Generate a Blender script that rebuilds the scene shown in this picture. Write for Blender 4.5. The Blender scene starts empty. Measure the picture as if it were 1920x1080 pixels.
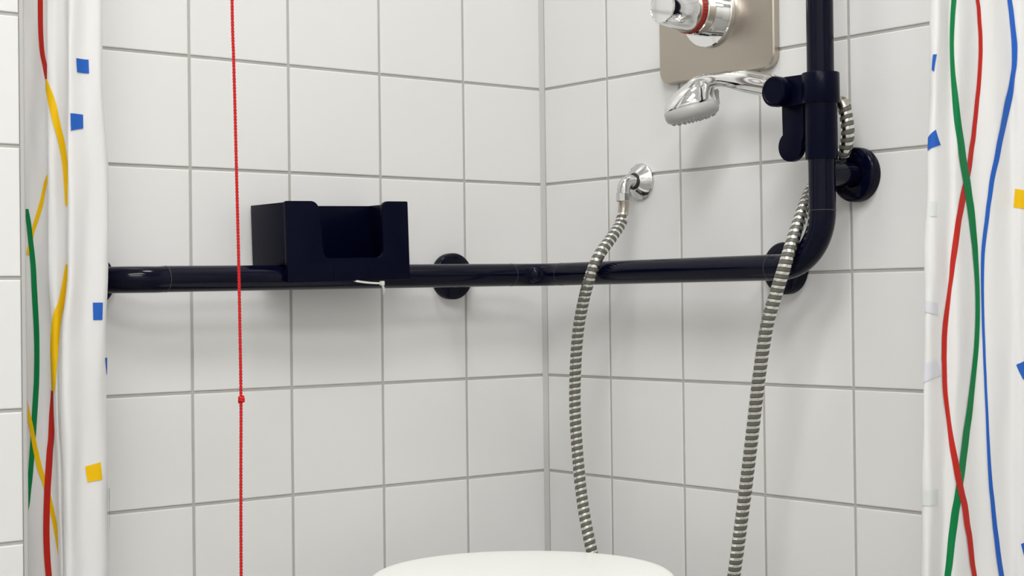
import bpy, bmesh, math, random
from mathutils import Vector, Matrix, Quaternion

random.seed(7)
scene = bpy.context.scene
C = scene.collection

# ------------------------------------------------------------------ camera
cam_d = bpy.data.cameras.new('camera')
cam = bpy.data.objects.new('camera', cam_d); C.objects.link(cam)
CAM = Vector((-1.5908, -1.8907, 0.8477))
cr, cu, cf = Vector((.77806, -.62803, -.01214)), Vector((.0042, -.0141, .9999)), Vector((.62811, .77806, .0083))
cf.normalize(); cr = (cr - cf*cr.dot(cf)).normalized(); cu = cr.cross(cf)
M = Matrix((cr, cu, -cf)).transposed().to_4x4(); M.translation = CAM
cam.matrix_world = M
cam_d.sensor_width = 36; cam_d.lens = 36*3002.15/1920
cam_d.clip_start = .01
scene.camera = cam

# ------------------------------------------------------------------ world, light, exposure
w = bpy.data.worlds.new('world'); scene.world = w; w.use_nodes = True
w.node_tree.nodes['Background'].inputs[0].default_value = (.8, .8, .8, 1)
w.node_tree.nodes['Background'].inputs[1].default_value = .02
vs = scene.view_settings
vs.view_transform = 'Standard'; vs.look = 'None'; vs.gamma = 1; vs.use_curve_mapping = False
vs.exposure = 1.24
CEIL = 2.5
LAMPS = [(-1.38, -1.32, 1.22, .62, 11.5), (-1.75, -2.35, 1.22, .62, 14.0), (-.46, -.52, .30, .30, 3.0)]   # x, y, size, size, watts; main panel, then two added fill lights

# ------------------------------------------------------------------ materials
def mat(name, col, rough=.5, metal=0, spec=.5, coat=0, bump=0, bscale=200, var=0, vscale=6, bstretch=None):
    m = bpy.data.materials.new(name); m.use_nodes = True
    nt = m.node_tree; b = nt.nodes['Principled BSDF']
    b.inputs['Base Color'].default_value = (*col, 1); b.inputs['Roughness'].default_value = rough
    b.inputs['Metallic'].default_value = metal; b.inputs['Specular IOR Level'].default_value = spec
    b.inputs['Coat Weight'].default_value = coat; b.inputs['Coat Roughness'].default_value = .05
    tc = nt.nodes.new('ShaderNodeTexCoord'); src = tc.outputs['Object']
    if bstretch:
        mp = nt.nodes.new('ShaderNodeMapping'); mp.inputs['Scale'].default_value = bstretch
        nt.links.new(src, mp.inputs[0]); src = mp.outputs[0]
    if var:
        n = nt.nodes.new('ShaderNodeTexNoise'); n.inputs['Scale'].default_value = vscale; nt.links.new(src, n.inputs['Vector'])
        mx = nt.nodes.new('ShaderNodeMix'); mx.data_type = 'RGBA'
        mx.inputs['A'].default_value = (*[c*(1-var) for c in col], 1); mx.inputs['B'].default_value = (*[min(1, c*(1+var)) for c in col], 1)
        nt.links.new(n.outputs['Fac'], mx.inputs['Factor']); nt.links.new(mx.outputs['Result'], b.inputs['Base Color'])
    if bump:
        n = nt.nodes.new('ShaderNodeTexNoise'); n.inputs['Scale'].default_value = bscale; n.inputs['Detail'].default_value = 3
        nt.links.new(src, n.inputs['Vector'])
        bp = nt.nodes.new('ShaderNodeBump'); bp.inputs['Strength'].default_value = bump; bp.inputs['Distance'].default_value = .001
        nt.links.new(n.outputs['Fac'], bp.inputs['Height']); nt.links.new(bp.outputs['Normal'], b.inputs['Normal'])
    return m
M_ = {
 'tile': mat('tile_glaze', (.74, .738, .729), .3, spec=.4, bump=.05, bscale=60, var=.012, vscale=9),
 'grout': mat('grout', (.45, .44, .415), .85, spec=.2, bump=.3, bscale=400, var=.08, vscale=40),
 'sealant': mat('sealant', (.50, .494, .475), .55, spec=.3, var=.05, vscale=20),
 'plaster': mat('plaster', (.66, .655, .64), .8, spec=.2, bump=.2, bscale=120),
 'paint': mat('ceiling_paint', (.78, .78, .77), .8, spec=.2),
 'floor': mat('floor_vinyl', (.30, .30, .29), .5, spec=.3, var=.1, vscale=30),
 'profile': mat('edge_profile', (.48, .475, .46), .4, spec=.4),
 'navy': mat('navy_nylon', (.0017, .0021, .0108), .12, spec=.16, bump=.03, bscale=40),
 'navy2': mat('navy_plastic', (.0014, .0019, .0110), .28, spec=.08, bump=.05, bscale=120),
 'seam': mat('seam_grey', (.035, .036, .045), .4),
 'chrome': mat('chrome', (.80, .80, .79), .06, 1),
 'satin': mat('brushed_steel', (.47, .43, .37), .30, 1, bump=.08, bscale=90, bstretch=(1, 1, 14)),
 'chrome2': mat('worn_chrome', (.62, .62, .61), .13, 1),
 'greyplastic': mat('grey_plastic', (.42, .42, .41), .35, spec=.4),
 'red': mat('red_plastic', (.42, .02, .01), .35),
 'dark': mat('dark_gap', (.02, .02, .02), .5),
 'hosecore': mat('hose_grey', (.115, .113, .095), .38, spec=.4),
 'hosemetal': mat('hose_metal', (.80, .79, .74), .22, 1),
 'cord': mat('red_cord', (.62, .012, .016), .6, spec=.3),
 'white': mat('white_plastic', (.90, .91, .87), .35, spec=.4, bump=.05, bscale=80),
 'tie': mat('nylon_tie', (.62, .62, .56), .4),
 'legs': mat('leg_aluminium', (.6, .6, .6), .3, 1),
 'lampframe': mat('lamp_frame', (.75, .75, .75), .5),
}
def cloth_mat(name, col, tr=.3):
    m = bpy.data.materials.new(name); m.use_nodes = True; nt = m.node_tree; b = nt.nodes['Principled BSDF']
    b.inputs['Base Color'].default_value = (*col, 1); b.inputs['Roughness'].default_value = .55; b.inputs['Specular IOR Level'].default_value = .25
    t = nt.nodes.new('ShaderNodeBsdfTranslucent'); t.inputs[0].default_value = (*col, 1)
    mx = nt.nodes.new('ShaderNodeMixShader'); mx.inputs[0].default_value = tr
    tc = nt.nodes.new('ShaderNodeTexCoord'); n = nt.nodes.new('ShaderNodeTexNoise'); n.inputs['Scale'].default_value = 45; n.inputs['Detail'].default_value = 4
    mp = nt.nodes.new('ShaderNodeMapping'); mp.inputs['Scale'].default_value = (1, 1, .45)
    nt.links.new(tc.outputs['Object'], mp.inputs[0]); nt.links.new(mp.outputs[0], n.inputs['Vector'])
    bp = nt.nodes.new('ShaderNodeBump'); bp.inputs['Strength'].default_value = .6; bp.inputs['Distance'].default_value = .002
    nt.links.new(n.outputs['Fac'], bp.inputs['Height']); nt.links.new(bp.outputs['Normal'], b.inputs['Normal']); nt.links.new(bp.outputs['Normal'], t.inputs['Normal'])
    out = nt.nodes['Material Output']
    nt.links.new(b.outputs[0], mx.inputs[1]); nt.links.new(t.outputs[0], mx.inputs[2]); nt.links.new(mx.outputs[0], out.inputs[0])
    return m
M_['cloth'] = cloth_mat('curtain_cloth', (.88, .875, .87))
PR = {'red': (.52, .022, .014), 'green': (.0, .20, .055), 'yellow': (.86, .52, .0), 'blue': (.02, .12, .50),
      'show_through_green': (.70, .74, .70), 'show_through_blue': (.70, .71, .76)}  # pale tones paint in print showing through from the cloth layer behind
for k, c in PR.items(): M_['print_'+k] = cloth_mat('print_'+k, c, .15)

# ------------------------------------------------------------------ helpers
def link(name, me, m=None, parent=None, smooth=True, auto=None):
    o = bpy.data.objects.new(name, me); C.objects.link(o)
    if m is not None and not me.materials: me.materials.append(M_[m])
    if parent is not None: o.parent = parent
    if smooth:
        me.polygons.foreach_set('use_smooth', [True]*len(me.polygons))
        me.set_sharp_from_angle(angle=math.radians(auto if auto else 38))
    return o
def from_bm(name, bm, m, parent=None, smooth=True, auto=None):
    bmesh.ops.recalc_face_normals(bm, faces=bm.faces)
    me = bpy.data.meshes.new(name); bm.to_mesh(me); bm.free()
    return link(name, me, m, parent, smooth, auto)
def tag(o, label=None, cat=None, group=None, kind=None):
    if label: o['label'] = label
    if cat: o['category'] = cat
    if group: o['group'] = group
    if kind: o['kind'] = kind
    return o
def thing(name, loc, label, cat, group=None):
    o = bpy.data.objects.new(name, None); C.objects.link(o); o.location = loc; o.empty_display_size = .02
    bpy.context.view_layer.update()
    return tag(o, label, cat, group)
def frame(axis):
    a = Vector(axis).normalized(); h = Vector((0, 0, 1)) if abs(a.z) < .9 else Vector((1, 0, 0))
    u = a.cross(h).normalized(); return a, u, a.cross(u)
def add_rev(bm, prof, org, axis, segs=40, sq=(1, 1)):
    """profile [(radius, height)] turned about axis"""
    a, u, v = frame(axis); org = Vector(org); rings = []
    for r, h in prof:
        if r < 1e-6: rings.append([bm.verts.new(org + a*h)])
        else: rings.append([bm.verts.new(org + a*h + (u*math.cos(2*math.pi*i/segs)*sq[0] + v*math.sin(2*math.pi*i/segs)*sq[1])*r) for i in range(segs)])
    for A, B in zip(rings, rings[1:]):
        for i in range(segs):
            j = (i+1) % segs
            if len(A) == 1 and len(B) == 1: continue
            if len(A) == 1: bm.faces.new((A[0], B[i], B[j]))
            elif len(B) == 1: bm.faces.new((A[i], B[0], A[j]))
            else: bm.faces.new((A[i], B[i], B[j], A[j]))
def path_frames(pts):
    n = len(pts); T = [(pts[min(i+1, n-1)] - pts[max(i-1, 0)]).normalized() for i in range(n)]
    _, u, _ = frame(T[0]); U = [u]
    for i in range(1, n):
        q = T[i-1].rotation_difference(T[i]); u = q @ U[-1]; u = (u - T[i]*u.dot(T[i])).normalized(); U.append(u)
    return T, U, [t.cross(x) for t, x in zip(T, U)]
def add_tube(bm, pts, rad, segs=20, cap=True):
    pts = [Vector(p) for p in pts]; T, U, V = path_frames(pts); rings = []
    for i, p in enumerate(pts):
        r = rad[i] if isinstance(rad, (list, tuple)) else rad
        rings.append([bm.verts.new(p + (U[i]*math.cos(2*math.pi*k/segs) + V[i]*math.sin(2*math.pi*k/segs))*r) for k in range(segs)])
    for A, B in zip(rings, rings[1:]):
        for k in range(segs): j = (k+1) % segs; bm.faces.new((A[k], A[j], B[j], B[k]))
    if cap: bm.faces.new(rings[0][::-1]); bm.faces.new(rings[-1])
def catmull(pts, per=10, vals=None):
    """smooth curve through points (any tuple length)"""
    pts = [list(p) for p in pts]; n = len(pts); out = []
    for i in range(n-1):
        P = [pts[max(0, min(n-1, j))] for j in (i-1, i, i+1, i+2)]
        for k in range(per):
            t = k/per
            out.append([.5*(2*b+(c-a)*t+(2*a-5*b+4*c-d)*t*t+(3*b-a-3*c+d)*t**3) for a, b, c, d in zip(*P)])
    out.append(pts[-1]); return out
def add_box(bm, lo, hi, bev=0, seg=2):
    r = bmesh.ops.create_cube(bm, size=1)['verts']
    for v in r: v.co = Vector([(a+b)/2 + c*(b-a) for a, b, c in zip(lo, hi, v.co)])
    if bev:
        es = list({e for v in r for e in v.link_edges})
        bmesh.ops.bevel(bm, geom=es, offset=bev, segments=seg, profile=.6, affect='EDGES')
def add_prism(bm, poly, fn, d0, d1, bev=0, seg=2):
    """2D outline poly extruded from d0 to d1; fn(a, b, d) -> point"""
    n = len(poly); A = [bm.verts.new(fn(a, b, d0)) for a, b in poly]; B = [bm.verts.new(fn(a, b, d1)) for a, b in poly]
    f0 = bm.faces.new(A[::-1]); f1 = bm.faces.new(B)
    for i in range(n): bm.faces.new((A[i], A[(i+1) % n], B[(i+1) % n], B[i]))
    if bev:
        bmesh.ops.recalc_face_normals(bm, faces=bm.faces)
        bmesh.ops.bevel(bm, geom=list(f1.edges)+list(f0.edges), offset=bev, segments=seg, profile=.6, affect='EDGES')
def round_poly(pts, rad, n=6):
    """outline with rounded corners; rad is one radius or one for each corner"""
    out = []; m = len(pts)
    for i in range(m):
        p, a, b = Vector(pts[i]), Vector(pts[i-1]), Vector(pts[(i+1) % m]); r = rad[i] if isinstance(rad, (list, tuple)) else rad
        if r <= 0: out.append(tuple(p)); continue
        da, db = (a-p).normalized(), (b-p).normalized(); ang = da.angle(db); t = r/math.tan(ang/2)
        c = p + (da+db).normalized()*(r/math.sin(ang/2)); s, e = p+da*t-c, p+db*t-c
        tot = s.angle_signed(e) if hasattr(s, 'angle_signed') else 0
        for k in range(n+1):
            th = -tot*k/n
            out.append((c.x+s.x*math.cos(th)-s.y*math.sin(th), c.y+s.x*math.sin(th)+s.y*math.cos(th)))
    return out
def inv(parent):
    return parent.matrix_world.inverted()
def part(name, bm, m, parent, auto=None, smooth=True, label=None):
    """bm is in world coordinates; the part is moved into its parent's frame"""
    bm.transform(inv(parent)) if parent is not None and parent.type == 'EMPTY' else None
    o = from_bm(name, bm, m, parent, smooth, auto)
    if label: o['label'] = label
    return o

# ------------------------------------------------------------------ the room
TW, TH = .15, .15*.9779
Z0 = .88
def struct(name, lo, hi, m):
    bm = bmesh.new(); add_box(bm, lo, hi); return tag(from_bm(name, bm, m, None, False), kind='structure')
GR = .0016            # grout lies this far behind the tile faces
PIER_X, PIER_Y = -.8935, -.163
XL, YF = -2.75, -3.0
floor = struct('floor', (XL-.1, YF-.1, -.1), (.11, .11, 0), 'floor')
ceiling = struct('ceiling', (XL-.1, YF-.1, CEIL), (.11, .11, CEIL+.1), 'paint')
wall_back = struct('wall_back', (PIER_X-.0, GR, 0), (.1, .1, CEIL), 'grout')
wall_right = struct('wall_right', (GR, YF, 0), (.1, GR, CEIL), 'grout')
wall_pier = struct('wall_pier', (XL, PIER_Y+GR, 0), (PIER_X, .1, CEIL), 'grout')
wall_left = struct('wall_left', (XL-.1, YF, 0), (XL, .1, CEIL), 'plaster')
wall_front = struct('wall_front', (XL-.1, YF-.1, 0), (.1, YF, CEIL), 'plaster')

TILE = {}
def tile_mesh(wd, ht):
    key = (round(wd, 4), round(ht, 4))
    if key in TILE: return TILE[key]
    bm = bmesh.new(); rings = []
    for ins, d in ((0, -.004), (0, -.0009), (.0004, -.0003), (.0013, 0)):
        a, b = wd/2-ins, ht/2-ins
        rings.append([bm.verts.new((sx*a, d, sz*b)) for sx, sz in ((-1, -1), (1, -1), (1, 1), (-1, 1))])   # local +y is the face
    for A, B in zip(rings, rings[1:]):
        for i in range(4): bm.faces.new((A[i], A[(i+1) % 4], B[(i+1) % 4], B[i]))
    bm.faces.new(rings[-1])
    bmesh.ops.recalc_face_normals(bm, faces=bm.faces)
    if sum(f.normal.y for f in bm.faces) < 0: bmesh.ops.reverse_faces(bm, faces=bm.faces)
    me = bpy.data.meshes.new('tile'); bm.to_mesh(me); bm.free(); me.materials.append(M_['tile'])
    TILE[key] = me; return me
J = .0041             # joint width
def lay(parent, spans, place, rotz):
    for r in range(-8, 9):
        zt, zb = Z0+(3-r)*TH - J/2, Z0+(2-r)*TH + J/2
        if zt > CEIL: zt = CEIL-.002
        zb = max(zb, .002)
        if zt-zb < .02: continue
        for a, b in spans:
            me = tile_mesh(abs(b-a), zt-zb)
            o = bpy.data.objects.new('tile', me); C.objects.link(o); o.parent = parent
            o.location = place((a+b)/2, (zt+zb)/2)
            o.rotation_euler = (random.uniform(-.0012, .0012), 0, rotz+random.uniform(-.0012, .0012))
bj = [(c-.0148)*TW for c in range(-6, 0)]
sp = [(max(a, PIER_X-.004)+J/2, (b-J/2)) for a, b in zip(bj, bj[1:]+[-.002])]
lay(wall_back, sp, lambda t, z: (t, 0, z), math.pi)
rj = [-.002-J/2] + [-(c-.0163)*TW for c in range(1, 9)]
lay(wall_right, [(a-J/2, b+J/2) for a, b in zip(rj, rj[1:])], lambda t, z: (0, t, z), math.pi/2)
pj = [-.8975-c*TW for c in range(3)]
lay(wall_pier, [(b+J/2, a) for a, b in zip(pj, pj[1:])], lambda t, z: (t, PIER_Y, z), math.pi)
bm = bmesh.new()                                                   # plaster beyond the tiled shower corner
add_box(bm, (-.003, YF, 0), (GR+.001, -1.2, CEIL)); from_bm('plaster_panel', bm, 'plaster', wall_right, False)
bm = bmesh.new()
add_box(bm, (XL, PIER_Y-.003, 0), (pj[-1], PIER_Y+GR+.001, CEIL)); from_bm('plaster_panel', bm, 'plaster', wall_pier, False)
# return side of the pier, tiled edge profile and the silicone in the corner
bm = bmesh.new(); q = [(math.cos(t)*.0045, math.sin(t)*.0045) for t in [i*math.pi/16 for i in range(-8, 1)]]
add_prism(bm, [(PIER_X-.0035, PIER_Y-.0008)] + [(PIER_X-.0005+a*.8, PIER_Y+.0037+b) for a, b in q] + [(PIER_X+.003, PIER_Y+.012), (PIER_X-.0035, PIER_Y+.012)], lambda a, b, d: (a, b, d), 0, CEIL)
tag(from_bm('trim_1', bm, 'profile', None), kind='structure')
bm = bmesh.new(); arc = [(-.0056+.0056*math.sin(t), -.0056+.0056*math.cos(t)) for t in [i*math.pi/12 for i in range(0, 7)]]
add_prism(bm, [(.002, .002), (-.0056, .002)] + [(-.0058, -.0003)] + [(-.004, -.0016), (-.0016, -.004)] + [(-.0003, -.0058), (.002, -.0056)], lambda a, b, d: (a, b, d), 0, CEIL)
tag(from_bm('trim_2', bm, 'sealant', None), kind='structure')

# unseen main ceiling panel, plus a far fill and a corner brightener, both added
for i, (x, y, sx, sy, W) in enumerate(LAMPS):
    t = thing('main_or_fill_lamp', (x, y, CEIL), ['long ceiling light panel in front of the shower corner', 'long fill light panel added away from the shower corner', 'small square fill light added to brighten the shower corner'][i], 'lamp')
    bm = bmesh.new()
    for a0, b0, a1, b1 in ((-.5, -.5, .5, -.46), (-.5, .46, .5, .5), (-.5, -.46, -.46, .46), (.46, -.46, .5, .46)):
        add_box(bm, (x+a0*sx, y+b0*sy, CEIL-.03), (x+a1*sx, y+b1*sy, CEIL))
    part('frame', bm, 'lampframe', t, smooth=False)
    ld = bpy.data.lights.new('lamp_light', 'AREA'); ld.shape = 'RECTANGLE'; ld.size = sx*.92; ld.size_y = sy*.92; ld.energy = W
    ld.color = (1, .99, .975)
    lo = bpy.data.objects.new('lamp_light', ld); C.objects.link(lo); lo.parent = t; lo.location = (0, 0, -.02)
# ------------------------------------------------------------------ grab rail
D, RB, BZ, BL = .07, .0165, .8862, .8800
RY = -.611            # y of the upright
def arc3(c, a, b, r, n=10):
    c, a, b = Vector(c), Vector(a), Vector(b)
    return [c + (a*math.cos(t)+b*math.sin(t))*r for t in [i*math.pi/2/n for i in range(n+1)]]
gr = thing('grab_rail', (-.3, 0, BZ), 'long glossy navy blue grab rail bent round the tiled corner and upwards', 'grab rail')
def bar(name, pts, r=RB, segs=32, m='navy'):
    bm = bmesh.new(); add_tube(bm, pts, r, segs); return part(name, bm, m, gr)
RE = .062
bar('end_bend', [Vector((-.7480, -.006, BL)), Vector((-.7480, -D+RE, BL))] + arc3((-.7480+RE, -D+RE, BL), (-1, 0, 0), (0, -1, 0), RE, 14) + [Vector((-.675, -D, BL+.0006))])
bar('bar', [(-.6745, -D, BL+.0006), (-.4, -D, BL+.0035), (-.1231, -D, BZ)])
RC_ = .045
bar('corner_bend', [Vector((-.1226, -D, BZ))] + arc3((-D-RC_, -D-RC_, BZ), (0, 1, 0), (1, 0, 0), RC_, 12) + [Vector((-D, -.1242, BZ))])
bar('bar', [(-D, -.1247, BZ), (-D, -.3, BZ), (-D, -.528, BZ)])
RV = .068
bar('upright_bend', [Vector((-D, -.5285, BZ)), Vector((-D, RY+RV, BZ))] + arc3((-D, RY+RV, BZ+RV), (0, 0, -1), (0, -1, 0), RV, 16))
bar('upright', [(-D, RY, BZ+RV+.0005), (-D, RY, 1.3), (-D, RY, 1.62)])
for p, ax, s in (((-.675, -D, BL+.0006), (1, 0, 0), 1), ((-.1228, -D, BZ), (1, 0, 0), 1), ((-D, -.1245, BZ), (0, 1, 0), 1), ((-D, -.5283, BZ), (0, 1, 0), 1), ((-D, RY, BZ+RV), (0, 0, 1), 1)):
    bm = bmesh.new(); add_rev(bm, [(RB-.001, -.0004), (RB+.00022, -.0004), (RB+.00022, .0004), (RB-.001, .0004)], p, ax, 32)
    part('joint_ring', bm, 'seam', gr)
bm = bmesh.new(); dd = Vector((-.80, -.60, 0)).normalized(); cp = Vector((-D-RC_, -D-RC_, BZ)) + Vector((.66, .75, 0)).normalized()*RC_
add_rev(bm, [(.0115, .010), (.0112, .0150), (.0095, .0172), (.006, .0188), (0, .0194)], cp, dd, 24); part('cover_cap', bm, 'navy', gr)
RF = .034
def flange(org, axis, stub):
    bm = bmesh.new(); add_rev(bm, [(0, 0), (RF, 0), (RF, .0105), (RF-.0012, .0125), (RF-.0035, .0135), (RB+.0015, .0145), (RB, .0145)], org, axis, 48)
    part('wall_flange', bm, 'navy', gr)
    if stub:
        bm = bmesh.new(); add_rev(bm, [(.0150, .012), (.0150, stub)], org, axis, 28); part('bracket', bm, 'navy', gr)
flange((-.7480, 0, BL), (0, -1, 0), 0)
flange((-.1822, 0, BZ-.0008), (0, -1, 0), D)
flange((0, -.4938, BZ), (-1, 0, 0), D)
flange((0, RY, 1.000), (-1, 0, 0), D)
flange((0, RY, 1.585), (-1, 0, 0), D)

# ------------------------------------------------------------------ hand shower holder
hd = thing('shower_head_holder', (-D, RY, 1.05), 'navy blue sliding holder gripping the upright rail below the mixer', 'shower holder')
bm = bmesh.new(); add_rev(bm, [(RB+.0003, 1.016), (.0192, 1.016), (.0196, 1.0175), (.0196, 1.086), (RB+.0003, 1.086)], (-D, RY, 0), (0, 0, 1), 40); part('sleeve', bm, 'navy2', hd)
bm = bmesh.new(); add_rev(bm, [(RB+.0003, 1.0845), (.0222, 1.0845), (.0229, 1.0855), (.0229, 1.1205), (.0222, 1.1215), (RB+.0003, 1.1215)], (-D, RY, 0), (0, 0, 1), 40); part('collar', bm, 'navy2', hd)
KY, KZ = -.5605, 1.1025
bm = bmesh.new()
pl = round_poly([(RY+.006, 1.0850), (KY+.010, 1.0835), (KY+.010, 1.1215), (RY+.006, 1.1210)], [.002, .012, .012, .002], 5)
add_prism(bm, pl, lambda a, b, d: (d, a, b), -.083, -.0555, .0015); part('arm', bm, 'navy2', hd)
bm = bmesh.new(); add_rev(bm, [(.0155, .0), (.0155, .005), (.0188, .006), (.0188, .0155), (.0175, .0175), (.0148, .0178), (.014, .0170), (0, .0172)], (-.083, KY, KZ), (-1, 0, 0), 40); part('knob', bm, 'navy2', hd)
bm = bmesh.new(); 
cy, cz, rr = -.5655, 1.0355, .0190
a0, a1 = math.radians(172), math.radians(412)
outl = [(-.5880, 1.090), (-.5880, 1.048)] + [(cy+rr*math.cos(t), cz+rr*math.sin(t)) for t in [a0+(a1-a0)*i/30 for i in range(31)]] + [(-.5530, 1.090)]
add_prism(bm, outl, lambda a, b, d: (d, a, b), -.076, -.067, .0012); part('lever', bm, 'navy2', hd, auto=30)
bm = bmesh.new(); add_rev(bm, [(.0135, 0), (.0150, .004), (.0152, .026), (.0145, .030), (.0115, .030), (.0115, .0)], (-.0412, -.578, 1.097), (-.12, .93, .22), 30); part('socket', bm, 'navy2', hd)

# ------------------------------------------------------------------ hand shower
hs = thing('hand_shower', (-.045, -.556, 1.106), 'chrome hand shower with grey spray face resting in the holder', 'shower head')
hp = [(-.0355, -.6180, 1.0825, .0078), (-.039, -.5899, 1.0930, .0098), (-.045, -.5565, 1.1063, .0112), (-.051, -.5222, 1.1165, .0138), (-.053, -.5061, 1.1200, .0146), (-.058, -.475, 1.1280, .0142),
      (-.063, -.4478, 1.1335, .0104), (-.066, -.4316, 1.1345, .0088), (-.069, -.4165, 1.1335, .0105), (-.0715, -.406, 1.1280, .0145), (-.073, -.401, 1.120, .018)]
hc = catmull(hp, 6); bm = bmesh.new(); add_tube(bm, [h[:3] for h in hc], [h[3] for h in hc], 28); part('handle', bm, 'chrome', hs, auto=60)
HC = Vector((-.075, -.3941, 1.1016)); nd = (cr*.225 + Vector((0, 0, -1))*.97).normalized()
bm = bmesh.new(); add_rev(bm, [(.0358, .0005), (.0362, 0), (.0358, -.004), (.0347, -.008), (.0330, -.013), (.0304, -.018), (.0275, -.022), (.0236, -.026), (.0200, -.0298), (.0160, -.033), (.0120, -.0357), (.0070, -.0382), (0, -.0395)], HC, nd, 48)
rt = (cr - nd*cr.dot(nd)).normalized()
for v_ in bm.verts:                                     # the shell leans back towards the handle
    h_ = max(0, -(v_.co-HC).dot(nd)); v_.co += rt*(.0262*(h_/.0395)**1.8)
part('shell', bm, 'chrome', hs, auto=60)
bm = bmesh.new(); add_rev(bm, [(.0355, 0), (.0366, .0008), (.0364, .009), (.0345, .0135), (.030, .0165), (.022, .0178), (0, .0182)], HC, nd, 48); face = part('spray_face', bm, 'greyplastic', hs, auto=60, label='matte grey plastic spray face')
a, u, v = frame(nd); bm = bmesh.new()
for rad, k, h in ((.0280, 16, .0166), (.0215, 13, .0176), (.0145, 9, .0179), (.007, 5, .018)):
    for i in range(k):
        t = 2*math.pi*i/k; add_rev(bm, [(.0016, -.001), (.0013, .0011), (.0009, .0016), (0, .0017)], HC+(u*math.cos(t)+v*math.sin(t))*rad+a*h, a, 8)
part('nozzles', bm, 'greyplastic', hs)['kind'] = 'stuff'
rt = (cr - a*cr.dot(a)).normalized(); pr_ = a.cross(rt)
bm = bmesh.new(); tb = HC + rt*.0352
add_prism(bm, round_poly([(-.006, .006), (-.0055, -.007), (-.001, -.0135), (.0040, -.0150), (.0052, -.011), (.0035, -.005), (.0022, .006)], .0012, 3), lambda x, y, d: tb + rt*x + a*y + pr_*d, -.009, .009, .0008)
part('selector_tab', bm, 'greyplastic', hs)

# ------------------------------------------------------------------ wall outlet
OY, OZ = -.2192, 1.0172
wo = thing('hose_outlet', (0, OY, OZ), 'small chrome wall elbow feeding the shower hose', 'pipe fitting')
bm = bmesh.new(); add_rev(bm, [(0, 0), (.0264, 0), (.0266, .0035), (.0255, .005), (.0145, .0140), (.0135, .0150), (0, .015)], (0, OY, OZ), (-1, 0, 0), 14); part('escutcheon', bm, 'chrome2', wo, auto=20)
bm = bmesh.new(); EX = .035
add_tube(bm, [Vector((-.010, OY, OZ)), Vector((-EX+.0135, OY, OZ))] + arc3((-EX+.0135, OY, OZ-.0135), (0, 0, 1), (-1, 0, 0), .0135, 10) + [Vector((-EX, OY, .998))], .0093, 28); part('elbow', bm, 'chrome2', wo, auto=50)
bm = bmesh.new(); add_rev(bm, [(.0122, .0145), (.0120, .0156), (.0105, .0160), (.0090, .0160)], (0, OY, OZ), (-1, 0, 0), 24); part('collar_ring', bm, 'dark', wo)
bm = bmesh.new(); add_rev(bm, [(.009, 1.0005), (.0108, 1.0000), (.0113, .9990), (.0113, .9885), (.0106, .9876), (.008, .9876)], (-EX, OY, 0), (0, 0, 1), 10); part('nut', bm, 'chrome2', wo, auto=20)

# ------------------------------------------------------------------ shower hose, one length from outlet to hand shower
hose = thing('shower_hose', (-.08, -.35, .2), 'grey and silver ribbed flexible shower hose hanging in a loop', 'shower hose')
HP = [(-.035, -.2190, .990), (-.035, -.2185, .9763), (-.042, -.2188, .9556), (-.065, -.2234, .9339), (-.0885, -.2246, .9105), (-.0985, -.2190, .8850), (-.1, -.2047, .8502), (-.1, -.1914, .8051), (-.1, -.1847, .7523), (-.1, -.1825, .6995),
      (-.1, -.1860, .6394), (-.1, -.1959, .5651), (-.0985, -.2127, .4965), (-.088, -.236, .40), (-.080, -.285, .30), (-.080, -.352, .255), (-.090, -.420, .30), (-.104, -.468, .40), (-.11, -.4937, .4988),
      (-.11, -.5047, .5536), (-.11, -.5176, .6213), (-.11, -.5296, .6884), (-.11, -.5414, .7550), (-.11, -.5547, .8143), (-.105, -.5657, .8535), (-.0985, -.5770, .8925), (-.085, -.5794, .9253), (-.066, -.5765, .9555),
      (-.045, -.5700, .978), (-.030, -.5740, .997), (-.026, -.5900, 1.012), (-.029, -.6085, 1.0225), (-.031, -.6175, 1.036), (-.033, -.6215, 1.052), (-.034, -.6205, 1.068), (-.0355, -.6175, 1.0835), (-.037, -.608, 1.091)]
HR, PITCH, NS = .0083, .0089, 16
hc = [Vector(p) for p in catmull(HP, 40)]
cum = [0]
for p, q in zip(hc, hc[1:]): cum.append(cum[-1] + (q-p).length)
def on_path(s, i=[0]):
    if s < cum[i[0]]: i[0] = 0
    while i[0] < len(cum)-2 and cum[i[0]+1] < s: i[0] += 1
    t = (s-cum[i[0]])/(cum[i[0]+1]-cum[i[0]]); return hc[i[0]].lerp(hc[i[0]+1], t)
STEP = PITCH/8; N = int((cum[-1]-PITCH)/STEP); P = [on_path(k*STEP) for k in range(N+9)]; T, U, V = path_frames(P)
bm_a, bm_b = bmesh.new(), bmesh.new()
def hv(bm, i, k, r):
    f = i + 8*k/NS; j = int(f); t = f-j
    c = P[j].lerp(P[min(j+1, len(P)-1)], t); uu = U[j].lerp(U[min(j+1, len(P)-1)], t); vv = V[j].lerp(V[min(j+1, len(P)-1)], t)
    return bm.verts.new(c + (uu*math.cos(2*math.pi*k/NS)+vv*math.sin(2*math.pi*k/NS))*r)
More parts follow.
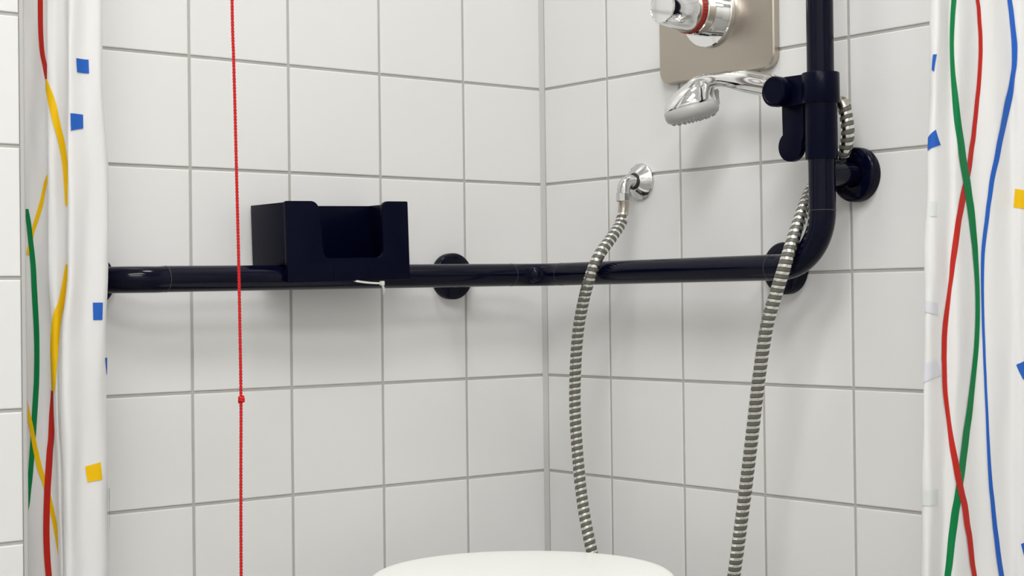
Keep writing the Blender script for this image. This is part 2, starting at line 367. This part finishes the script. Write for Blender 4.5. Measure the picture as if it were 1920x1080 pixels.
#   metal strip wound as a raised spiral, grey liner between the turns
PROF = {0: (HR-.0009, 0), 1: (HR, 0), 2: (HR+.0003, 0), 3: (HR, 0), 4: (HR-.0009, 0)}
def spiral(bm, steps, rads):
    for base in range(16, N-8, 8):
        rows = [[hv(bm, base+s, k, r) for k in range(NS+1)] for s, r in zip(steps, rads)]
        for A, B in zip(rows, rows[1:]):
            for k in range(NS): bm.faces.new((A[k], A[k+1], B[k+1], B[k]))
spiral(bm_a, (0, .35, 1.9, 3.45, 3.8), (HR-.0009, HR, HR+.0002, HR, HR-.0009))
spiral(bm_b, (3.8, 4.2, 5.9, 7.6, 8), (HR-.0009, HR-.0001, HR+.0001, HR-.0001, HR-.0009))
bmesh.ops.remove_doubles(bm_a, verts=bm_a.verts, dist=1e-6); bmesh.ops.remove_doubles(bm_b, verts=bm_b.verts, dist=1e-6)
part('metal_spiral', bm_a, 'hosemetal', hose, auto=50, label='silver metal spiral'); part('liner', bm_b, 'hosecore', hose, auto=50, label='dark grey liner between the turns')
bm = bmesh.new(); add_tube(bm, [p for p in P[:20]], .0076, 20); part('ferrule', bm, 'satin', hose)
bm = bmesh.new(); add_tube(bm, [Vector((-.0352, -.6190, 1.0800)), Vector((-.0355, -.6165, 1.0845)), Vector((-.0362, -.611, 1.0880))], .0090, 20); part('ferrule', bm, 'satin', hose)

# ------------------------------------------------------------------ thermostatic mixer
mx = thing('shower_mixer', (0, -.378, 1.24), 'thermostatic shower mixer with chrome knob and red ring on a brushed steel plate', 'shower mixer')
bm = bmesh.new()
add_prism(bm, round_poly([(-.2705, 1.1485), (-.4850, 1.1485), (-.4850, 1.366), (-.2705, 1.366)], .020, 8), lambda a, b, d: (d, a, b), 0, -.0125, .0045, 3); part('wall_plate', bm, 'satin', mx, auto=30)
KX = (0, -.3716, 1.2355)
def turn(name, prof, m, label=None, segs=56, auto=30):
    bm = bmesh.new(); add_rev(bm, prof, KX, (-1, 0, 0), segs); return part(name, bm, m, mx, auto=auto, label=label)
turn('rosette', [(.0460, .012), (.0465, .0135), (.0465, .0185), (.0455, .0198), (.0300, .0205)], 'chrome')
turn('valve_neck', [(.0322, .020), (.0322, .0335), (.0316, .0338), (.0316, .0344), (.0322, .0347), (.0322, .0465), (.0312, .0480), (.0300, .0480)], 'chrome')
turn('red_ring', [(.0298, .0478), (.0298, .0490), (.0306, .0492), (.0306, .0565), (.0298, .0570)], 'red', 'red temperature ring')
bm = bmesh.new()
for i in range(44):
    t = 2*math.pi*i/44; n = Vector((0, math.cos(t), math.sin(t))); s = Vector((0, -math.sin(t), math.cos(t))); c = Vector(KX)+n*.0306
    vs_ = [bm.verts.new(c + s*a_ + n*b_ + Vector((-h_, 0, 0))) for a_, b_, h_ in ((-.0004, 0, .0495), (.0004, 0, .0495), (.0004, 0, .0562), (-.0004, 0, .0562), (0, .0005, .0495), (0, .0005, .0562))]
    for f in ((0, 4, 5, 3), (4, 1, 2, 5), (0, 1, 4), (3, 5, 2)): bm.faces.new([vs_[q] for q in f])
part('ring_ridges', bm, 'dark', mx, smooth=False)['kind'] = 'stuff'
turn('knob', [(.0298, .0568), (.0300, .0580), (.0285, .0640), (.0232, .1020), (.0222, .1037), (.0210, .1042), (.0206, .1038), (0, .1038)], 'chrome')

# ------------------------------------------------------------------ open tray clipped on the rail
X0, X1, YB, YFt, ZB, ZT = -.5140, -.3205, -.0045, -.0900, .9010, .9840
bx = thing('shower_caddy', ((X0+X1)/2, YFt, ZB), 'navy blue open-fronted shower caddy box sitting on the grab rail', 'caddy')
WT = .0042
nx0, nx1, nz = -.4640, -.3630, .9080
ol = round_poly([(X0, .8772), (X1, .8772), (X1, ZT), (nx1, ZT), (nx1, nz), (nx0+.006, nz), (nx0, ZT), (X0, ZT)], [.002, .002, .002, .010, .0105, .0105, .012, .003], 6)
bm = bmesh.new(); add_prism(bm, ol, lambda a_, b_, d: (a_, d, b_), YFt+.0015, YFt-.0045, .0009); part('front_panel', bm, 'navy2', bx, auto=30)
for xa, xb in ((X0, X0+WT), (X1-WT, X1)):
    bm = bmesh.new(); add_box(bm, (xa, YFt+.0005, ZB), (xb, YB, ZT-.0015), .0008); part('side_panel', bm, 'navy2', bx)
bm = bmesh.new(); add_box(bm, (X0+WT, YB-WT, ZB), (X1-WT, YB, ZT-.0018), .0008); part('back_panel', bm, 'navy2', bx)
bm = bmesh.new(); add_box(bm, (X0+.001, YFt+.0005, ZB-.0005), (X1-.001, YB-.0005, ZB+.0035), .0008); part('base_panel', bm, 'navy2', bx)
bm = bmesh.new(); add_rev(bm, [(.0035, ZB), (.0035, ZT-.0008), (.0025, ZT)], (X0+.0045, YFt-.0005, 0), (0, 0, 1), 20); part('corner_bead', bm, 'navy2', bx)
for xa in (-.4440, -.3880):
    bm = bmesh.new(); add_box(bm, (xa, YFt-.0052, .8785), (xa+.0014, YFt-.0040, .9065), .0002, 1); part('mould_rib', bm, 'navy2', bx)

bx.rotation_euler.y = -.026

ct = thing('cable_tie', (-.3693, -.0985, .8745), 'thin white cable tie knotted under the caddy on the rail', 'cable tie')
def strap(pts, wd, th=.0011):
    bm = bmesh.new(); c = [Vector(p) for p in catmull(pts, 8)]; T, _, _ = path_frames(c); prev = None
    for p, t in zip(c, T):
        n = Vector((0, -1, 0)); s = t.cross(n).normalized(); n = s.cross(t)
        ring = [bm.verts.new(p + s*a_*wd/2 + n*b_*th/2) for a_, b_ in ((-1, -1), (1, -1), (1, 1), (-1, 1))]
        if prev:
            for k in range(4): bm.faces.new((prev[k], prev[(k+1) % 4], ring[(k+1) % 4], ring[k]))
        else: bm.faces.new(ring)
        prev = ring
    bm.faces.new(prev[::-1]); return bm
part('strap', strap([(-.4110, -.0920, .8785), (-.4050, -.0950, .8768), (-.3917, -.0965, .8752), (-.378, -.0975, .8744), (-.3700, -.098, .8742)], .0026), 'tie', ct)
bm = bmesh.new(); add_box(bm, (-.3718, -.1005, .8712), (-.3662, -.0955, .8772), .0008); part('lock_head', bm, 'tie', ct)
part('tail', strap([(-.3700, -.0985, .8735), (-.3680, -.099, .868), (-.3662, -.0975, .8630), (-.3650, -.095, .8595)], .0022), 'tie', ct)
part('tail', strap([(-.3690, -.0975, .8735), (-.3668, -.0985, .869), (-.3648, -.097, .8645), (-.3640, -.0955, .8625)], .0018), 'tie', ct)

# ------------------------------------------------------------------ pull cord
CP = [(-.6500, -.2, CEIL), (-.6500, -.2, 1.9), (-.6499, -.2, 1.45), (-.6497, -.2, 1.211), (-.6484, -.2, 1.1411), (-.6471, -.2, 1.0711), (-.6461, -.2, 1.0011), (-.6446, -.2, .9057), (-.6439, -.2, .8293), (-.6434, -.2, .7345), (-.6447, -.2, .6387), (-.6457, -.2, .5246), (-.6460, -.2, .32), (-.646, -.2, .11)]
cd = thing('pull_cord', (-.65, -.2, CEIL), 'thin red braided emergency pull cord hanging in front of the rail', 'cord')
cc = catmull(CP, 40); cl = [Vector(c) for c in cc]; cum2 = [0]
for p, q in zip(cl, cl[1:]): cum2.append(cum2[-1]+(q-p).length)
bm = bmesh.new(); L = cum2[-1]; i = 0; st = .0011; n = int(L/st); s1, s2 = [], []
for k in range(n):
    s = k*st
    while i < len(cum2)-2 and cum2[i+1] < s: i += 1
    c = cl[i].lerp(cl[i+1], (s-cum2[i])/(cum2[i+1]-cum2[i])); ph = 2*math.pi*s/.0075
    o_ = Vector((math.cos(ph), math.sin(ph), 0))*.00085; s1.append(c+o_); s2.append(c-o_)
add_tube(bm, s1, .00125, 6); add_tube(bm, s2, .00125, 6); part('cord_strands', bm, 'cord', cd, auto=80)
for kz, kx in ((.7345, -.6428), (.115, -.646)):
    bm = bmesh.new(); pts = []
    for k in range(60):
        t = k/59; an = 2*math.pi*2.4*t; pts.append((kx+.0026*math.cos(an), -.2+.0026*math.sin(an), kz+.0032*(1-2*t)))
    add_tube(bm, pts, .0017, 8); bmesh.ops.create_uvsphere(bm, u_segments=16, v_segments=10, radius=.0034, matrix=Matrix.Translation((kx, -.2, kz))); part('knot', bm, 'cord', cd, auto=60)

# ------------------------------------------------------------------ shower stool
sc = Vector((-.3105, -.3175, 0)); SZ = .5015
stl = thing('shower_stool', (sc.x, sc.y, 0), 'white plastic shower stool with a rounded seat in the tiled corner', 'stool')
def seat_r(th):
    c, s = math.cos(th), math.sin(th); A_, B_, e = .1955, .2085, 2.12
    return (abs(c/A_)**e + abs(s/B_)**e)**(-1/e)
bm = bmesh.new(); rings = []; NS_ = 72; fx = Vector((cf.x, cf.y, 0)).normalized(); rx = Vector((cr.x, cr.y, 0)).normalized()
for k, h in ((.0, -.004), (.5, -.0028), (.8, -.0012), (.93, -.0003), (.965, -.0009), (.985, -.0035), (.997, -.009), (1, -.016), (.995, -.026), (.975, -.032), (.93, -.034), (.6, -.034), (0, -.034)):
    if k == 0: rings.append([bm.verts.new((sc.x, sc.y, SZ+h))]); continue
    rg = []
    for i in range(NS_):
        t = 2*math.pi*i/NS_; rr = seat_r(t); p = sc + (rx*math.cos(t)+fx*math.sin(t))*(rr*k if k < .9 else rr-(1-k)*.2); rg.append(bm.verts.new((p.x, p.y, SZ+h)))
    rings.append(rg)
for A, B in zip(rings, rings[1:]):
    for i in range(NS_):
        j = (i+1) % NS_
        if len(A) == 1: bm.faces.new((A[0], B[i], B[j]))
        elif len(B) == 1: bm.faces.new((A[i], B[0], A[j]))
        else: bm.faces.new((A[i], B[i], B[j], A[j]))
part('seat', bm, 'white', stl, auto=60)
for ax, ay in ((1, 1), (1, -1), (-1, 1), (-1, -1)):
    bm = bmesh.new(); add_tube(bm, [(sc.x+ax*.090, sc.y+ay*.090, SZ-.033), (sc.x+ax*.105, sc.y+ay*.105, .02)], .0125, 20); lg = part('leg', bm, 'legs', stl)
    bm = bmesh.new(); add_rev(bm, [(0, 0), (.018, 0), (.0165, .016), (.0135, .03), (.0125, .03)], (sc.x+ax*.105, sc.y+ay*.105, 0), (0, 0, 1), 20); bm.transform(inv(stl)); from_bm('rubber_foot', bm, 'greyplastic', lg)

# ------------------------------------------------------------------ curtains
# --- curtain surface ---
def cat(p0,p1,p2,p3,t):
    return .5*(2*p1+(p2-p0)*t+(2*p0-5*p1+4*p2-p3)*t*t+(3*p1-p0-3*p2+p3)*t**3)
def curtain_point(ctrl,zl,u,z,seed=0.0):
    """u: 0..len(ctrl)-1 along the cloth, z: height -> point on the hanging cloth"""
    n=len(ctrl); k=max(0,min(n-2,int(u))); t=u-k
    if z>=zl[0]: a,w=0,0.0
    elif z<=zl[-1]: a,w=len(zl)-2,1.0
    else:
        a=max(i for i in range(len(zl)-1) if zl[i]>=z); w=(zl[a]-z)/(zl[a]-zl[a+1]); w=w*w*(3-2*w)
    def P(i,c):
        i=max(0,min(n-1,i)); q=ctrl[i]; return q[0][a]*(1-w)+q[0][a+1]*w if c==0 else q[1]
    x=cat(P(k-1,0),P(k,0),P(k+1,0),P(k+2,0),t); y=cat(P(k-1,1),P(k,1),P(k+1,1),P(k+2,1),t)
    wr=.0011*math.sin(9*z+1.7*u+seed)+.0008*math.sin(23*z-2.3*u+2*seed)+.0005*math.sin(51*z+3.1*u)
    return (x,y+wr,z)

LZ= [1.2371, 1.1081, 0.9977, 0.8936, 0.808, 0.7348, 0.6494, 0.5034]
LC= [([-0.8737, -0.875, -0.8761, -0.8771, -0.8779, -0.8786, -0.8795, -0.8809], -0.12), ([-0.862, -0.8632, -0.8643, -0.8654, -0.8662, -0.867, -0.8678, -0.8693], -0.116), ([-0.8475, -0.8488, -0.8499, -0.851, -0.848, -0.8462, -0.8439, -0.8421], -0.112), ([-0.8391, -0.8404, -0.8415, -0.842, -0.8364, -0.8339, -0.8329, -0.8318], -0.118), ([-0.8476, -0.8489, -0.85, -0.8504, -0.8456, -0.8444, -0.8427, -0.841], -0.129), ([-0.8522, -0.8535, -0.8547, -0.8551, -0.8515, -0.8497, -0.8467, -0.8444], -0.137), ([-0.8452, -0.8465, -0.8477, -0.8474, -0.8502, -0.8484, -0.8461, -0.8444], -0.143), ([-0.8292, -0.8299, -0.831, -0.8321, -0.8426, -0.8433, -0.8416, -0.8406], -0.14), ([-0.8279, -0.8286, -0.8298, -0.8315, -0.8419, -0.8433, -0.8417, -0.8406], -0.146), ([-0.8357, -0.837, -0.8382, -0.8399, -0.8477, -0.8491, -0.8468, -0.8451], -0.155), ([-0.8328, -0.8334, -0.8346, -0.8344, -0.8403, -0.843, -0.8413, -0.8396], -0.16), ([-0.8139, -0.814, -0.8112, -0.8143, -0.8184, -0.8218, -0.824, -0.8216], -0.151), ([-0.7978, -0.7979, -0.7925, -0.7949, -0.7985, -0.8019, -0.8015, -0.7985], -0.153), ([-0.788, -0.7887, -0.7833, -0.7851, -0.788, -0.7894, -0.7884, -0.786], -0.143), ([-0.787, -0.7877, -0.7829, -0.784, -0.7863, -0.7878, -0.7867, -0.7843], -0.135)]
RZ= [1.1997, 1.0791, 0.976, 0.8789, 0.7992, 0.7309, 0.6515, 0.5157]
RC= [([-0.1228, -0.1295, -0.1358, -0.1419, -0.1466, -0.1501, -0.1539, -0.159], -0.832), ([-0.1501, -0.1548, -0.161, -0.1679, -0.1725, -0.1759, -0.1796, -0.1846], -0.838), ([-0.1667, -0.1713, -0.1774, -0.1842, -0.1888, -0.1922, -0.1958, -0.2007], -0.846), ([-0.1687, -0.1734, -0.1785, -0.1835, -0.1872, -0.1906, -0.1942, -0.1992], -0.855), ([-0.1444, -0.1482, -0.1525, -0.1567, -0.1604, -0.1639, -0.1676, -0.1717], -0.853), ([-0.1366, -0.1405, -0.1439, -0.1471, -0.15, -0.1535, -0.1572, -0.1623], -0.861), ([-0.1049, -0.1078, -0.1104, -0.1128, -0.1157, -0.1183, -0.1212, -0.1265], -0.859), ([-0.0866, -0.0896, -0.0922, -0.0946, -0.0966, -0.0983, -0.1003, -0.1037], -0.868), ([-0.0616, -0.0647, -0.0673, -0.0698, -0.0719, -0.0736, -0.0757, -0.0792], -0.872), ([-0.0575, -0.0606, -0.0633, -0.0658, -0.0679, -0.0697, -0.0717, -0.0752], -0.882), ([-0.0495, -0.0526, -0.0553, -0.0579, -0.06, -0.0618, -0.0638, -0.0674], -0.89), ([-0.054, -0.0572, -0.0599, -0.0625, -0.0646, -0.0663, -0.0684, -0.072], -0.908)]
L_LINES=[
 ('red',[(1.718, 0.24, 1.22), (1.737, 0.244, 1.204), (1.756, 0.247, 1.188), (1.791, 0.255, 1.172), (1.866, 0.266, 1.156), (2.009, 0.27, 1.14), (2.247, 0.253, 1.128), (2.565, 0.215, 1.108)]),
 ('yellow',[(2.704, 0.132, 1.004), (2.249, 0.176, 0.992), (1.781, 0.186, 0.968), (1.355, 0.178, 0.948), (0.973, 0.174, 0.932), (0.59, 0.177, 0.908)]),
 ('green',[(0.334, 0.263, 0.96), (0.625, 0.244, 0.944), (0.848, 0.232, 0.92), (0.975, 0.228, 0.904), (1.044, 0.228, 0.891), (1.105, 0.225, 0.872), (1.173, 0.216, 0.856), (1.241, 0.206, 0.84), (1.295, 0.198, 0.824), (1.324, 0.193, 0.808), (1.328, 0.188, 0.792), (1.312, 0.182, 0.776), (1.284, 0.175, 0.76), (1.248, 0.171, 0.748), (1.202, 0.172, 0.732), (1.146, 0.178, 0.716), (1.079, 0.187, 0.7), (1.001, 0.196, 0.684), (0.911, 0.203, 0.668), (0.808, 0.213, 0.652), (0.685, 0.233, 0.64), (0.536, 0.26, 0.624), (0.369, 0.287, 0.615)]),
 ('yellow',[(0.237, 0.251, 0.744), (0.58, 0.227, 0.728), (0.843, 0.196, 0.716), (1.052, 0.162, 0.7), (1.253, 0.135, 0.68), (1.444, 0.123, 0.66), (1.622, 0.125, 0.648), (1.803, 0.137, 0.632), (1.997, 0.153, 0.616), (2.194, 0.17, 0.6), (2.371, 0.18, 0.584), (2.517, 0.175, 0.568), (2.639, 0.155, 0.556)]),
 ('red',[(2.36, 0.159, 0.752), (2.281, 0.183, 0.736), (2.187, 0.196, 0.72), (2.084, 0.198, 0.696), (1.993, 0.197, 0.684), (1.918, 0.197, 0.668), (1.854, 0.194, 0.654), (1.794, 0.184, 0.64), (1.744, 0.171, 0.624), (1.709, 0.161, 0.608), (1.695, 0.155, 0.592), (1.705, 0.153, 0.576), (1.742, 0.153, 0.556), (1.809, 0.158, 0.536), (1.897, 0.171, 0.516)]),
 ('yellow',[(4.82, 0.301, 1.108), (5.238, 0.347, 1.096), (5.655, 0.333, 1.08), (6.048, 0.277, 1.056), (6.367, 0.232, 1.04), (6.587, 0.219, 1.024), (6.73, 0.221, 1.011), (6.821, 0.227, 0.992), (6.886, 0.239, 0.98), (6.939, 0.257, 0.964)]),
 ('yellow',[(6.949, 0.322, 0.896), (6.821, 0.338, 0.884), (6.689, 0.362, 0.867), (6.5, 0.408, 0.852), (6.21, 0.488, 0.84), (5.879, 0.577, 0.816), (5.601, 0.624, 0.796), (5.389, 0.615, 0.778), (5.226, 0.564, 0.762), (5.112, 0.488, 0.752)]),
 ('green',[(13.123, 0.158, 0.636), (13.157, 0.168, 0.62), (13.173, 0.153, 0.596), (13.182, 0.107, 0.58), (13.201, 0.052, 0.56), (13.22, 0.01, 0.548)]),
]
L_SQ=[
 ('blue',[(10.363, 1.132), (11.207, 1.132), (11.232, 1.116), (10.419, 1.116)]),
 ('blue',[(9.798, 1.068), (10.75, 1.068), (10.726, 1.052), (9.892, 1.048)]),
 ('blue',[(11.412, 0.852), (11.974, 0.852), (12.012, 0.832), (11.481, 0.832)]),
 ('blue',[(12.521, 0.788), (13.169, 0.788), (13.228, 0.768), (13.027, 0.768)]),
 ('yellow',[(11.22, 0.664), (12.06, 0.668), (12.189, 0.648), (11.341, 0.646)]),
]
R_LINES=[
 ('red',[(5.939, 0.102, 1.184), (5.998, 0.103, 1.168), (6.07, 0.109, 1.16), (6.152, 0.117, 1.144), (6.225, 0.124, 1.132), (6.26, 0.129, 1.116), (6.244, 0.13, 1.104), (6.188, 0.126, 1.088), (6.121, 0.12, 1.072), (6.065, 0.116, 1.06), (6.018, 0.116, 1.044), (5.97, 0.121, 1.032), (5.906, 0.13, 1.018), (5.806, 0.137, 1.007), (5.665, 0.14, 0.988), (5.499, 0.148, 0.972), (5.328, 0.171, 0.956), (5.155, 0.204, 0.94), (4.981, 0.231, 0.928), (4.815, 0.237, 0.912), (4.666, 0.23, 0.896), (4.534, 0.222, 0.883), (4.403, 0.217, 0.868), (4.254, 0.209, 0.856), (4.103, 0.193, 0.84), (3.989, 0.175, 0.824), (3.93, 0.164, 0.808), (3.91, 0.161, 0.792), (3.915, 0.166, 0.776), (3.942, 0.175, 0.764), (3.993, 0.186, 0.748), (4.078, 0.202, 0.736), (4.216, 0.219, 0.72), (4.416, 0.229, 0.704), (4.658, 0.22, 0.688), (4.898, 0.194, 0.672), (5.097, 0.167, 0.652), (5.251, 0.148, 0.636), (5.382, 0.138, 0.624), (5.506, 0.131, 0.604), (5.624, 0.127, 0.592), (5.742, 0.126, 0.576), (5.862, 0.126, 0.56), (5.987, 0.127, 0.548), (6.119, 0.128, 0.528)]),
 ('green',[(4.62, 0.261, 1.184), (4.537, 0.242, 1.164), (4.462, 0.235, 1.148), (4.409, 0.242, 1.128), (4.386, 0.255, 1.116), (4.389, 0.271, 1.104), (4.414, 0.288, 1.088), (4.461, 0.302, 1.076), (4.536, 0.311, 1.064), (4.646, 0.312, 1.05), (4.787, 0.302, 1.036), (4.944, 0.283, 1.024), (5.102, 0.26, 1.012), (5.248, 0.236, 0.996), (5.377, 0.216, 0.984), (5.491, 0.201, 0.972), (5.596, 0.189, 0.956), (5.698, 0.18, 0.944), (5.795, 0.175, 0.928), (5.881, 0.172, 0.912), (5.948, 0.172, 0.9), (5.997, 0.171, 0.884), (6.031, 0.168, 0.872), (6.064, 0.164, 0.86), (6.098, 0.158, 0.844), (6.125, 0.152, 0.828), (6.127, 0.147, 0.812), (6.096, 0.148, 0.796), (6.034, 0.155, 0.78), (5.943, 0.164, 0.764), (5.831, 0.169, 0.748), (5.711, 0.168, 0.732), (5.607, 0.167, 0.716), (5.527, 0.169, 0.704), (5.457, 0.175, 0.688), (5.375, 0.181, 0.675), (5.273, 0.184, 0.66), (5.16, 0.185, 0.648), (5.051, 0.187, 0.632), (4.952, 0.195, 0.62), (4.86, 0.212, 0.604), (4.764, 0.231, 0.591), (4.662, 0.245, 0.576), (4.562, 0.249, 0.562), (4.467, 0.246, 0.552), (4.37, 0.242, 0.532)]),
 ('blue',[(7.9, 0.152, 1.188), (8.028, 0.183, 1.172), (8.156, 0.221, 1.16), (8.292, 0.266, 1.145), (8.428, 0.316, 1.132), (8.524, 0.364, 1.12), (8.504, 0.395, 1.1), (8.334, 0.385, 1.088), (8.084, 0.327, 1.072), (7.841, 0.256, 1.06), (7.624, 0.207, 1.044), (7.423, 0.18, 1.028), (7.244, 0.157, 1.014), (7.098, 0.138, 0.996), (6.978, 0.129, 0.984), (6.869, 0.129, 0.972), (6.762, 0.129, 0.956), (6.661, 0.126, 0.944), (6.575, 0.12, 0.928), (6.508, 0.114, 0.916), (6.46, 0.11, 0.904), (6.43, 0.108, 0.892), (6.42, 0.106, 0.872), (6.426, 0.102, 0.856), (6.443, 0.096, 0.844), (6.465, 0.089, 0.828), (6.488, 0.081, 0.812), (6.511, 0.074, 0.8), (6.538, 0.069, 0.784), (6.569, 0.067, 0.772), (6.602, 0.067, 0.76), (6.63, 0.069, 0.744), (6.647, 0.074, 0.732), (6.656, 0.081, 0.716), (6.667, 0.088, 0.7), (6.691, 0.094, 0.688), (6.734, 0.099, 0.672), (6.796, 0.106, 0.656), (6.872, 0.113, 0.64), (6.96, 0.118, 0.628), (7.057, 0.122, 0.612), (7.154, 0.126, 0.596), (7.242, 0.13, 0.583), (7.32, 0.135, 0.568), (7.393, 0.141, 0.556), (7.477, 0.151, 0.544), (7.578, 0.163, 0.524)]),
]
R_SQ=[
 ('yellow',[(8.563, 0.964), (10.179, 0.96), (10.139, 0.94), (8.256, 0.944)]),
 ('blue',[(2.239, 1.016), (3.01, 1.024), (3.388, 1.008), (2.323, 1.002)]),
 ('blue',[(2.603, 1.104), (2.959, 1.104), (2.744, 1.086), (2.426, 1.088)]),
 ('blue',[(8.628, 0.772), (10.123, 0.78), (10.62, 0.762), (9.24, 0.756)]),
 ('blue',[(9.117, 0.578), (10.35, 0.584), (10.707, 0.572), (9.55, 0.56)]),
 ('show_through_green',[(2.712, 0.948), (3.228, 0.948), (3.178, 0.932), (2.678, 0.932)]),
 ('show_through_blue',[(2.04, 0.776), (3.471, 0.78), (3.747, 0.764), (2.187, 0.756)]),
 ('show_through_blue',[(2.294, 0.844), (3.431, 0.84), (3.481, 0.828), (2.156, 0.832)]),
 ('show_through_green',[(2.099, 0.644), (3.577, 0.644), (3.558, 0.628), (2.126, 0.628)]),
]

def make_curtain(name, label, ctrl, zl, lines, squares, seed, z0=.16, z1=2.0):
    n = len(ctrl)-1; x0 = ctrl[n//2][0][0]; y0 = ctrl[n//2][1]
    t = thing(name, (x0, y0, z0), label, 'curtain')
    bm = bmesh.new(); NU = n*9; NZ = 110; grid = []
    for i in range(NU+1):
        u = n*i/NU; grid.append([bm.verts.new(curtain_point(ctrl, zl, u, z0+(z1-z0)*j/NZ, seed)) for j in range(NZ+1)])
    for i in range(NU):
        for j in range(NZ): bm.faces.new((grid[i][j], grid[i+1][j], grid[i+1][j+1], grid[i][j+1]))
    bm.transform(inv(t)); me = bpy.data.meshes.new('cloth'); bm.to_mesh(me); bm.free(); link('cloth', me, 'cloth', t, auto=180)
    def surf(u, z, off):
        u = max(0, min(n-.001, u)); p = Vector(curtain_point(ctrl, zl, u, z, seed))
        a_ = Vector(curtain_point(ctrl, zl, min(n-.0001, u+.01), z, seed)) - Vector(curtain_point(ctrl, zl, max(0, u-.01), z, seed))
        b_ = Vector(curtain_point(ctrl, zl, u, z+.002, seed)) - Vector(curtain_point(ctrl, zl, u, z-.002, seed))
        return p + a_.cross(b_).normalized()*off
    def sheet(nm, col, rows):
        bm = bmesh.new(); vv = [[bm.verts.new(p) for p in r] for r in rows]
        for A, B in zip(vv, vv[1:]):
            for k in range(len(A)-1): bm.faces.new((A[k], A[k+1], B[k+1], B[k]))
        part(nm, bm, 'print_'+col, t, auto=180, label=col.replace('_', ' ')+(' printed line' if 'line' in nm else ' printed square'))
    for q, (col, pts) in enumerate(lines):
        off = .0007+.0002*q
        amp = 1.0 if seed else .35; pts = list(pts)      # lines that leave the picture wander on to the hems
        if pts[0][2] > 1.17:
            u_, h_, z_ = pts[0]; sg = 1 if u_ > pts[2][0] else -1
            pts = [(u_+sg*amp*math.sin(5*d_), h_, z_+d_) for d_ in [.04*i for i in range(int((z1-.01-z_)/.04), 0, -1)]] + pts
        if pts[-1][2] < .54:
            u_, h_, z_ = pts[-1]; sg = 1 if u_ > pts[-3][0] else -1
            pts += [(u_+sg*amp*math.sin(5*d_), h_, z_-d_) for d_ in [.04*i for i in range(1, int((z_-z0-.01)/.04)+1)]]
        rows = [[surf(u-h+2*h*k/6, z, off+(.0006 if seed and col == 'red' and z < .78 else 0)) for k in range(7)] for u, h, z in catmull(pts, 3)]
        sheet('printed_line', col, rows)
    for col, cs in squares:
        A, B, C_, D_ = cs; rows = []
        for j in range(9):
            v_ = j/8; l = [A[k]*(1-v_)+D_[k]*v_ for k in (0, 1)]; r_ = [B[k]*(1-v_)+C_[k]*v_ for k in (0, 1)]
            rows.append([surf(l[0]*(1-s)+r_[0]*s, l[1]*(1-s)+r_[1]*s, .0008) for s in [k/8 for k in range(9)]])
        sheet('printed_square', col, rows)
    return t
make_curtain('shower_curtain', 'white shower curtain gathered in narrow folds beside the grab rail end', LC, LZ, L_LINES, L_SQ, 0.0)
make_curtain('shower_curtain', 'white shower curtain with long crossing red and green lines beside the upright rail', RC, RZ, R_LINES, R_SQ, 2.0)

cr_ = thing('curtain_rail', (-.84, -.86, 2.02), 'white L-shaped curtain rail above the shower corner', 'curtain rail')
bm = bmesh.new(); add_tube(bm, [Vector((-.83, 0, 2.015)), Vector((-.83, -.70, 2.015))] + [Vector(p) for p in arc3((-.68, -.71, 2.015), (-1, 0, 0), (0, -1, 0), .15, 12)] + [Vector((-.5, -.86, 2.015)), Vector((0, -.86, 2.015))], .0125, 20)
part('rail_tube', bm, 'white', cr_)
